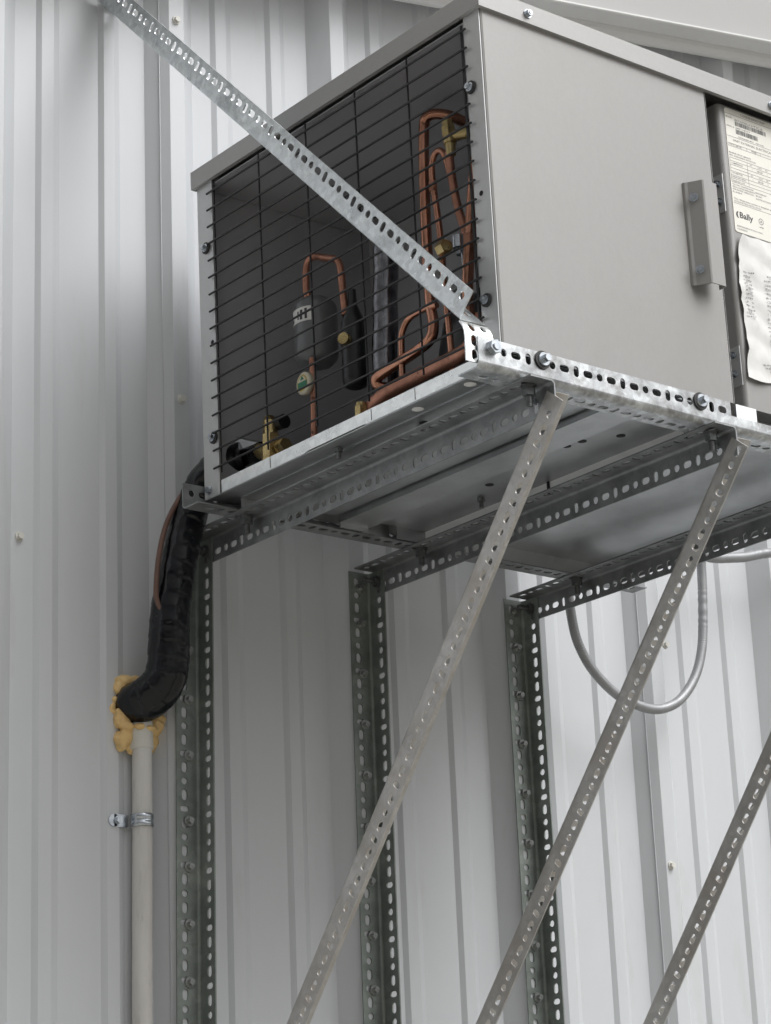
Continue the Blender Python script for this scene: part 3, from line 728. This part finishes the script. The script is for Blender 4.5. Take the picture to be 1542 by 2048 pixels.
for r_ in range(3):
    z = -8-4*r_; x = 462+4*r_
    while x < 540:
        w_ = random.uniform(2, 6)
        mb.add([(q, ysurf(q, z_), z_) for q, z_ in ((x, z), (x+w_, z), (x+w_, z+1.4), (x, z+1.4))], [(0, 1, 2, 3)]); x += w_+1.1
tag(mb.build('faint_print', 'ink_pale', notice, NORG), kind='stuff')

# ------------------------------------------------------------------ insulated line set
LORG = (0, -90, -200)
ls = empty('insulated_line_set', LORG, 'thick black tape wrapped pipe bundle dropping from the unit into the wall', 'pipe')
mb = MB()
def rb(L, q, t):
    st = (L*.045+q/6.283) % 1.0                                                  # spiral tape overlap: a small step
    return 23.2+5.6*t+.7*math.sin(L*.06+q)+1.5*math.sin(q*2+L*.012)+.9*st+.8*noise.noise((L*.06, 2*math.cos(q), 2*math.sin(q)))+.4*noise.noise((L*.16, 5*math.cos(q), 5*math.sin(q)))
mb.tube([(58, -172, -30), (40, -152, -36), (24, -132, -55), (19, -113, -76), (13, -101, -108), (5, -95, -148), (-2, -90, -187), (-7, -86, -229), (-9, -81, -277), (-9, -77, -314), (-12, -70, -336), (-20, -55, -350), (-29, -37, -357), (-26, -12, -358)], 25, n=52, sub=14, rfn=rb)
bundle = mb.build('tape_wrap', 'tape', ls, LORG)
mb = MB()
mb.tube([(8, -118, -52), (-4, -106, -80), (-14, -100, -101), (-24, -97, -127), (-32, -95, -163), (-36, -94, -199), (-35, -92, -225), (-28, -92, -240)], 3.7, n=10, sub=5)
mb.build('control_cable', 'cable', ls, LORG)
mb = MB(); random.seed(11)                                                       # torn, dusty tape edges
for (x, y, z, w_, h_) in ((-6, -117, -150, 10, .7), (-4, -99.5, -327, 11, 1.8), (11, -91, -331, 4, 2.4)):
    mb.box(x-w_/2, x+w_/2, y, y+1.2, z-h_/2, z+h_/2)
tag(mb.build('tape_edge', 'ink_pale', ls, LORG), kind='stuff')

# foam round the pipe entry
fo = MB(); random.seed(5)
def blob(c, r):
    bm = bmesh.new(); bmesh.ops.create_icosphere(bm, subdivisions=4, radius=1.0)
    o_ = Vector((random.uniform(0, 50), random.uniform(0, 50), random.uniform(0, 50)))
    vs = []
    for v in bm.verts:
        n_ = v.co; k = 1+.30*noise.noise(n_*1.3+o_)+.12*noise.noise(n_*2.9+o_)
        vs.append((c[0]+n_.x*r[0]*k, c[1]+n_.y*r[1]*k, c[2]+n_.z*r[2]*k))
    bm.verts.index_update(); fo.add(vs, [tuple(q.index for q in f.verts) for f in bm.faces], True); bm.free()
for c, r_ in (((-38, -20, -328), (19, 13, 11)), ((-52, -22, -337), (8, 8, 9)), ((-57, -18, -353), (5, 6, 5)), ((-24, -20, -326), (16, 12, 9)), ((-50, -24, -380), (12, 12, 15)), ((-44, -28, -390), (9, 10, 11)),
              ((-47, -24, -408), (12, 12, 16)), ((-38, -22, -397), (9, 10, 12)), ((3, -24, -384), (14, 12, 12)), ((13, -22, -375), (10, 10, 9)), ((0, -20, -405), (10, 9, 15)), ((-6, -30, -392), (9, 10, 10)), ((-22, -14, -372), (36, 9, 28)), ((-8, -18, -338), (16, 10, 12)),
              ((-31, -40, -391), (7, 8, 5)), ((-16, -42, -393), (8, 7, 4)), ((-60, -17, -366), (6, 5, 7)), ((-34, -22, -420), (6, 7, 7)), ((8, -18, -394), (6, 6, 8))):
    blob(c, r_)
for _ in range(14):
    q = random.uniform(0, 6.283); rr_ = random.uniform(28, 38); blob((-22+rr_*math.cos(q), -17, -372+rr_*1.05*math.sin(q)), (random.uniform(2.5, 5),)*3)
FO = (-22, -14, -370)
raw = fo.build('expanding_foam', 'foam', None, FO)                                # weld the blobs into one swollen mass
rm = raw.modifiers.new('weld', 'REMESH'); rm.mode = 'VOXEL'; rm.voxel_size = .0012
sm_ = raw.modifiers.new('soften', 'SMOOTH'); sm_.iterations = 4; sm_.factor = .5
dg = bpy.context.evaluated_depsgraph_get(); fm = bpy.data.meshes.new_from_object(raw.evaluated_get(dg))
fm.polygons.foreach_set('use_smooth', [True]*len(fm.polygons)); fm.name = 'expanding_foam'
if not fm.materials: fm.materials.append(M['foam'])
bpy.data.objects.remove(raw)
foam = bpy.data.objects.new('expanding_foam', fm); COL.objects.link(foam); foam.location = [c*MM for c in FO]
tag(foam, 'lumpy yellow orange expanding foam sealing the black pipe into the wall', 'foam')

# drain pipe
PORG = (-24, -32, -420)
dp = empty('drain_pipe', PORG, 'weathered off white plastic pipe running down the wall below the foam', 'pipe')
mb = MB(); mb.tube([(-21.5, -30, -392), (-21.7, -31, -418), (-23, -32, -560), (-25.5, -32, -785), (-29, -32, -1400)], 13.6, n=24, sub=3); mb.build('pipe', 'pvc', dp, PORG)
mb = MB(); mb.lathe((-21, -26, -372), (-.02, -.08, -1), [(0, 16.2), (4, 16.6), (48, 16.6), (49, 15.6), (49.5, 14)], n=28); mb.build('coupling', 'pvc_new', dp, PORG)
mb = MB(); zc = -518; n = 20; vs = []
for zz, dr in ((zc-8.5, 1.4), (zc-8, 2.0), (zc-3, 2.0), (zc-2, 1.4), (zc+2, 1.4), (zc+3, 2.0), (zc+8, 2.0), (zc+8.5, 1.4)):
    for k in range(n+1):
        q = math.radians(170+190*k/n); vs.append((-23+(13.8+dr)*math.cos(q), -32+(13.8+dr)*math.sin(q), zz))
mb.add(vs, [(j*(n+1)+k, j*(n+1)+k+1, (j+1)*(n+1)+k+1, (j+1)*(n+1)+k) for j in range(7) for k in range(n)], True)
mb.box(-60, -37.5, -21.5, -19.5, zc-8.5, zc+8.5); mb.cyl((-60, -19.5, zc), (-60, -21.5, zc), 8.5, n=18)
st = mb.build('pipe_strap', 'zinc', dp, PORG)
mb = MB(); hexhead(mb, (-54, -21.6, zc), (0, -1, 0), 9, 4, wr=6.5); mb.build('screw', 'zinc', st, PORG)

# conduits
def ridge(L, q, t): return 7.7+.35*math.sin(L*1.5)
CO = (731, -100, -140)
mb = MB(); mb.tube([(720, -100, -95), (721, -100, -134), (728, -100, -177), (740, -100, -204), (758, -100, -228), (783, -100, -249), (813, -100, -266), (850, -100, -276), (889, -100, -279), (921, -100, -271), (947, -100, -257), (973, -100, -232), (993, -100, -202), (1006, -100, -168), (1013, -100, -133), (1019, -101, -64), (1019, -103, -21), (1016, -108, 10)], 7, n=14, sub=22, rfn=ridge)
c1 = mb.build('flexible_conduit', 'conduit', None, CO); c1.location = [c*MM for c in CO]
tag(c1, 'grey ribbed conduit hanging in a deep U loop below the unit', 'conduit', 'conduits behind the frame')
CO = (1032, -96, -5)
mb = MB(); mb.tube([(985, -118, 4), (1008, -112, -4), (1034, -106, -7), (1062, -102, -4), (1094, -100, 2), (1130, -100, 9), (1195, -100, 26), (1300, -98, 40)], 8, n=14, sub=22, rfn=lambda L, q, t: 8.4+.35*math.sin(L*1.5))
c2 = mb.build('flexible_conduit', 'conduit', None, CO); c2.location = [c*MM for c in CO]
tag(c2, 'grey conduit running off sideways at the right edge, above the loop', 'conduit', 'conduits behind the frame')
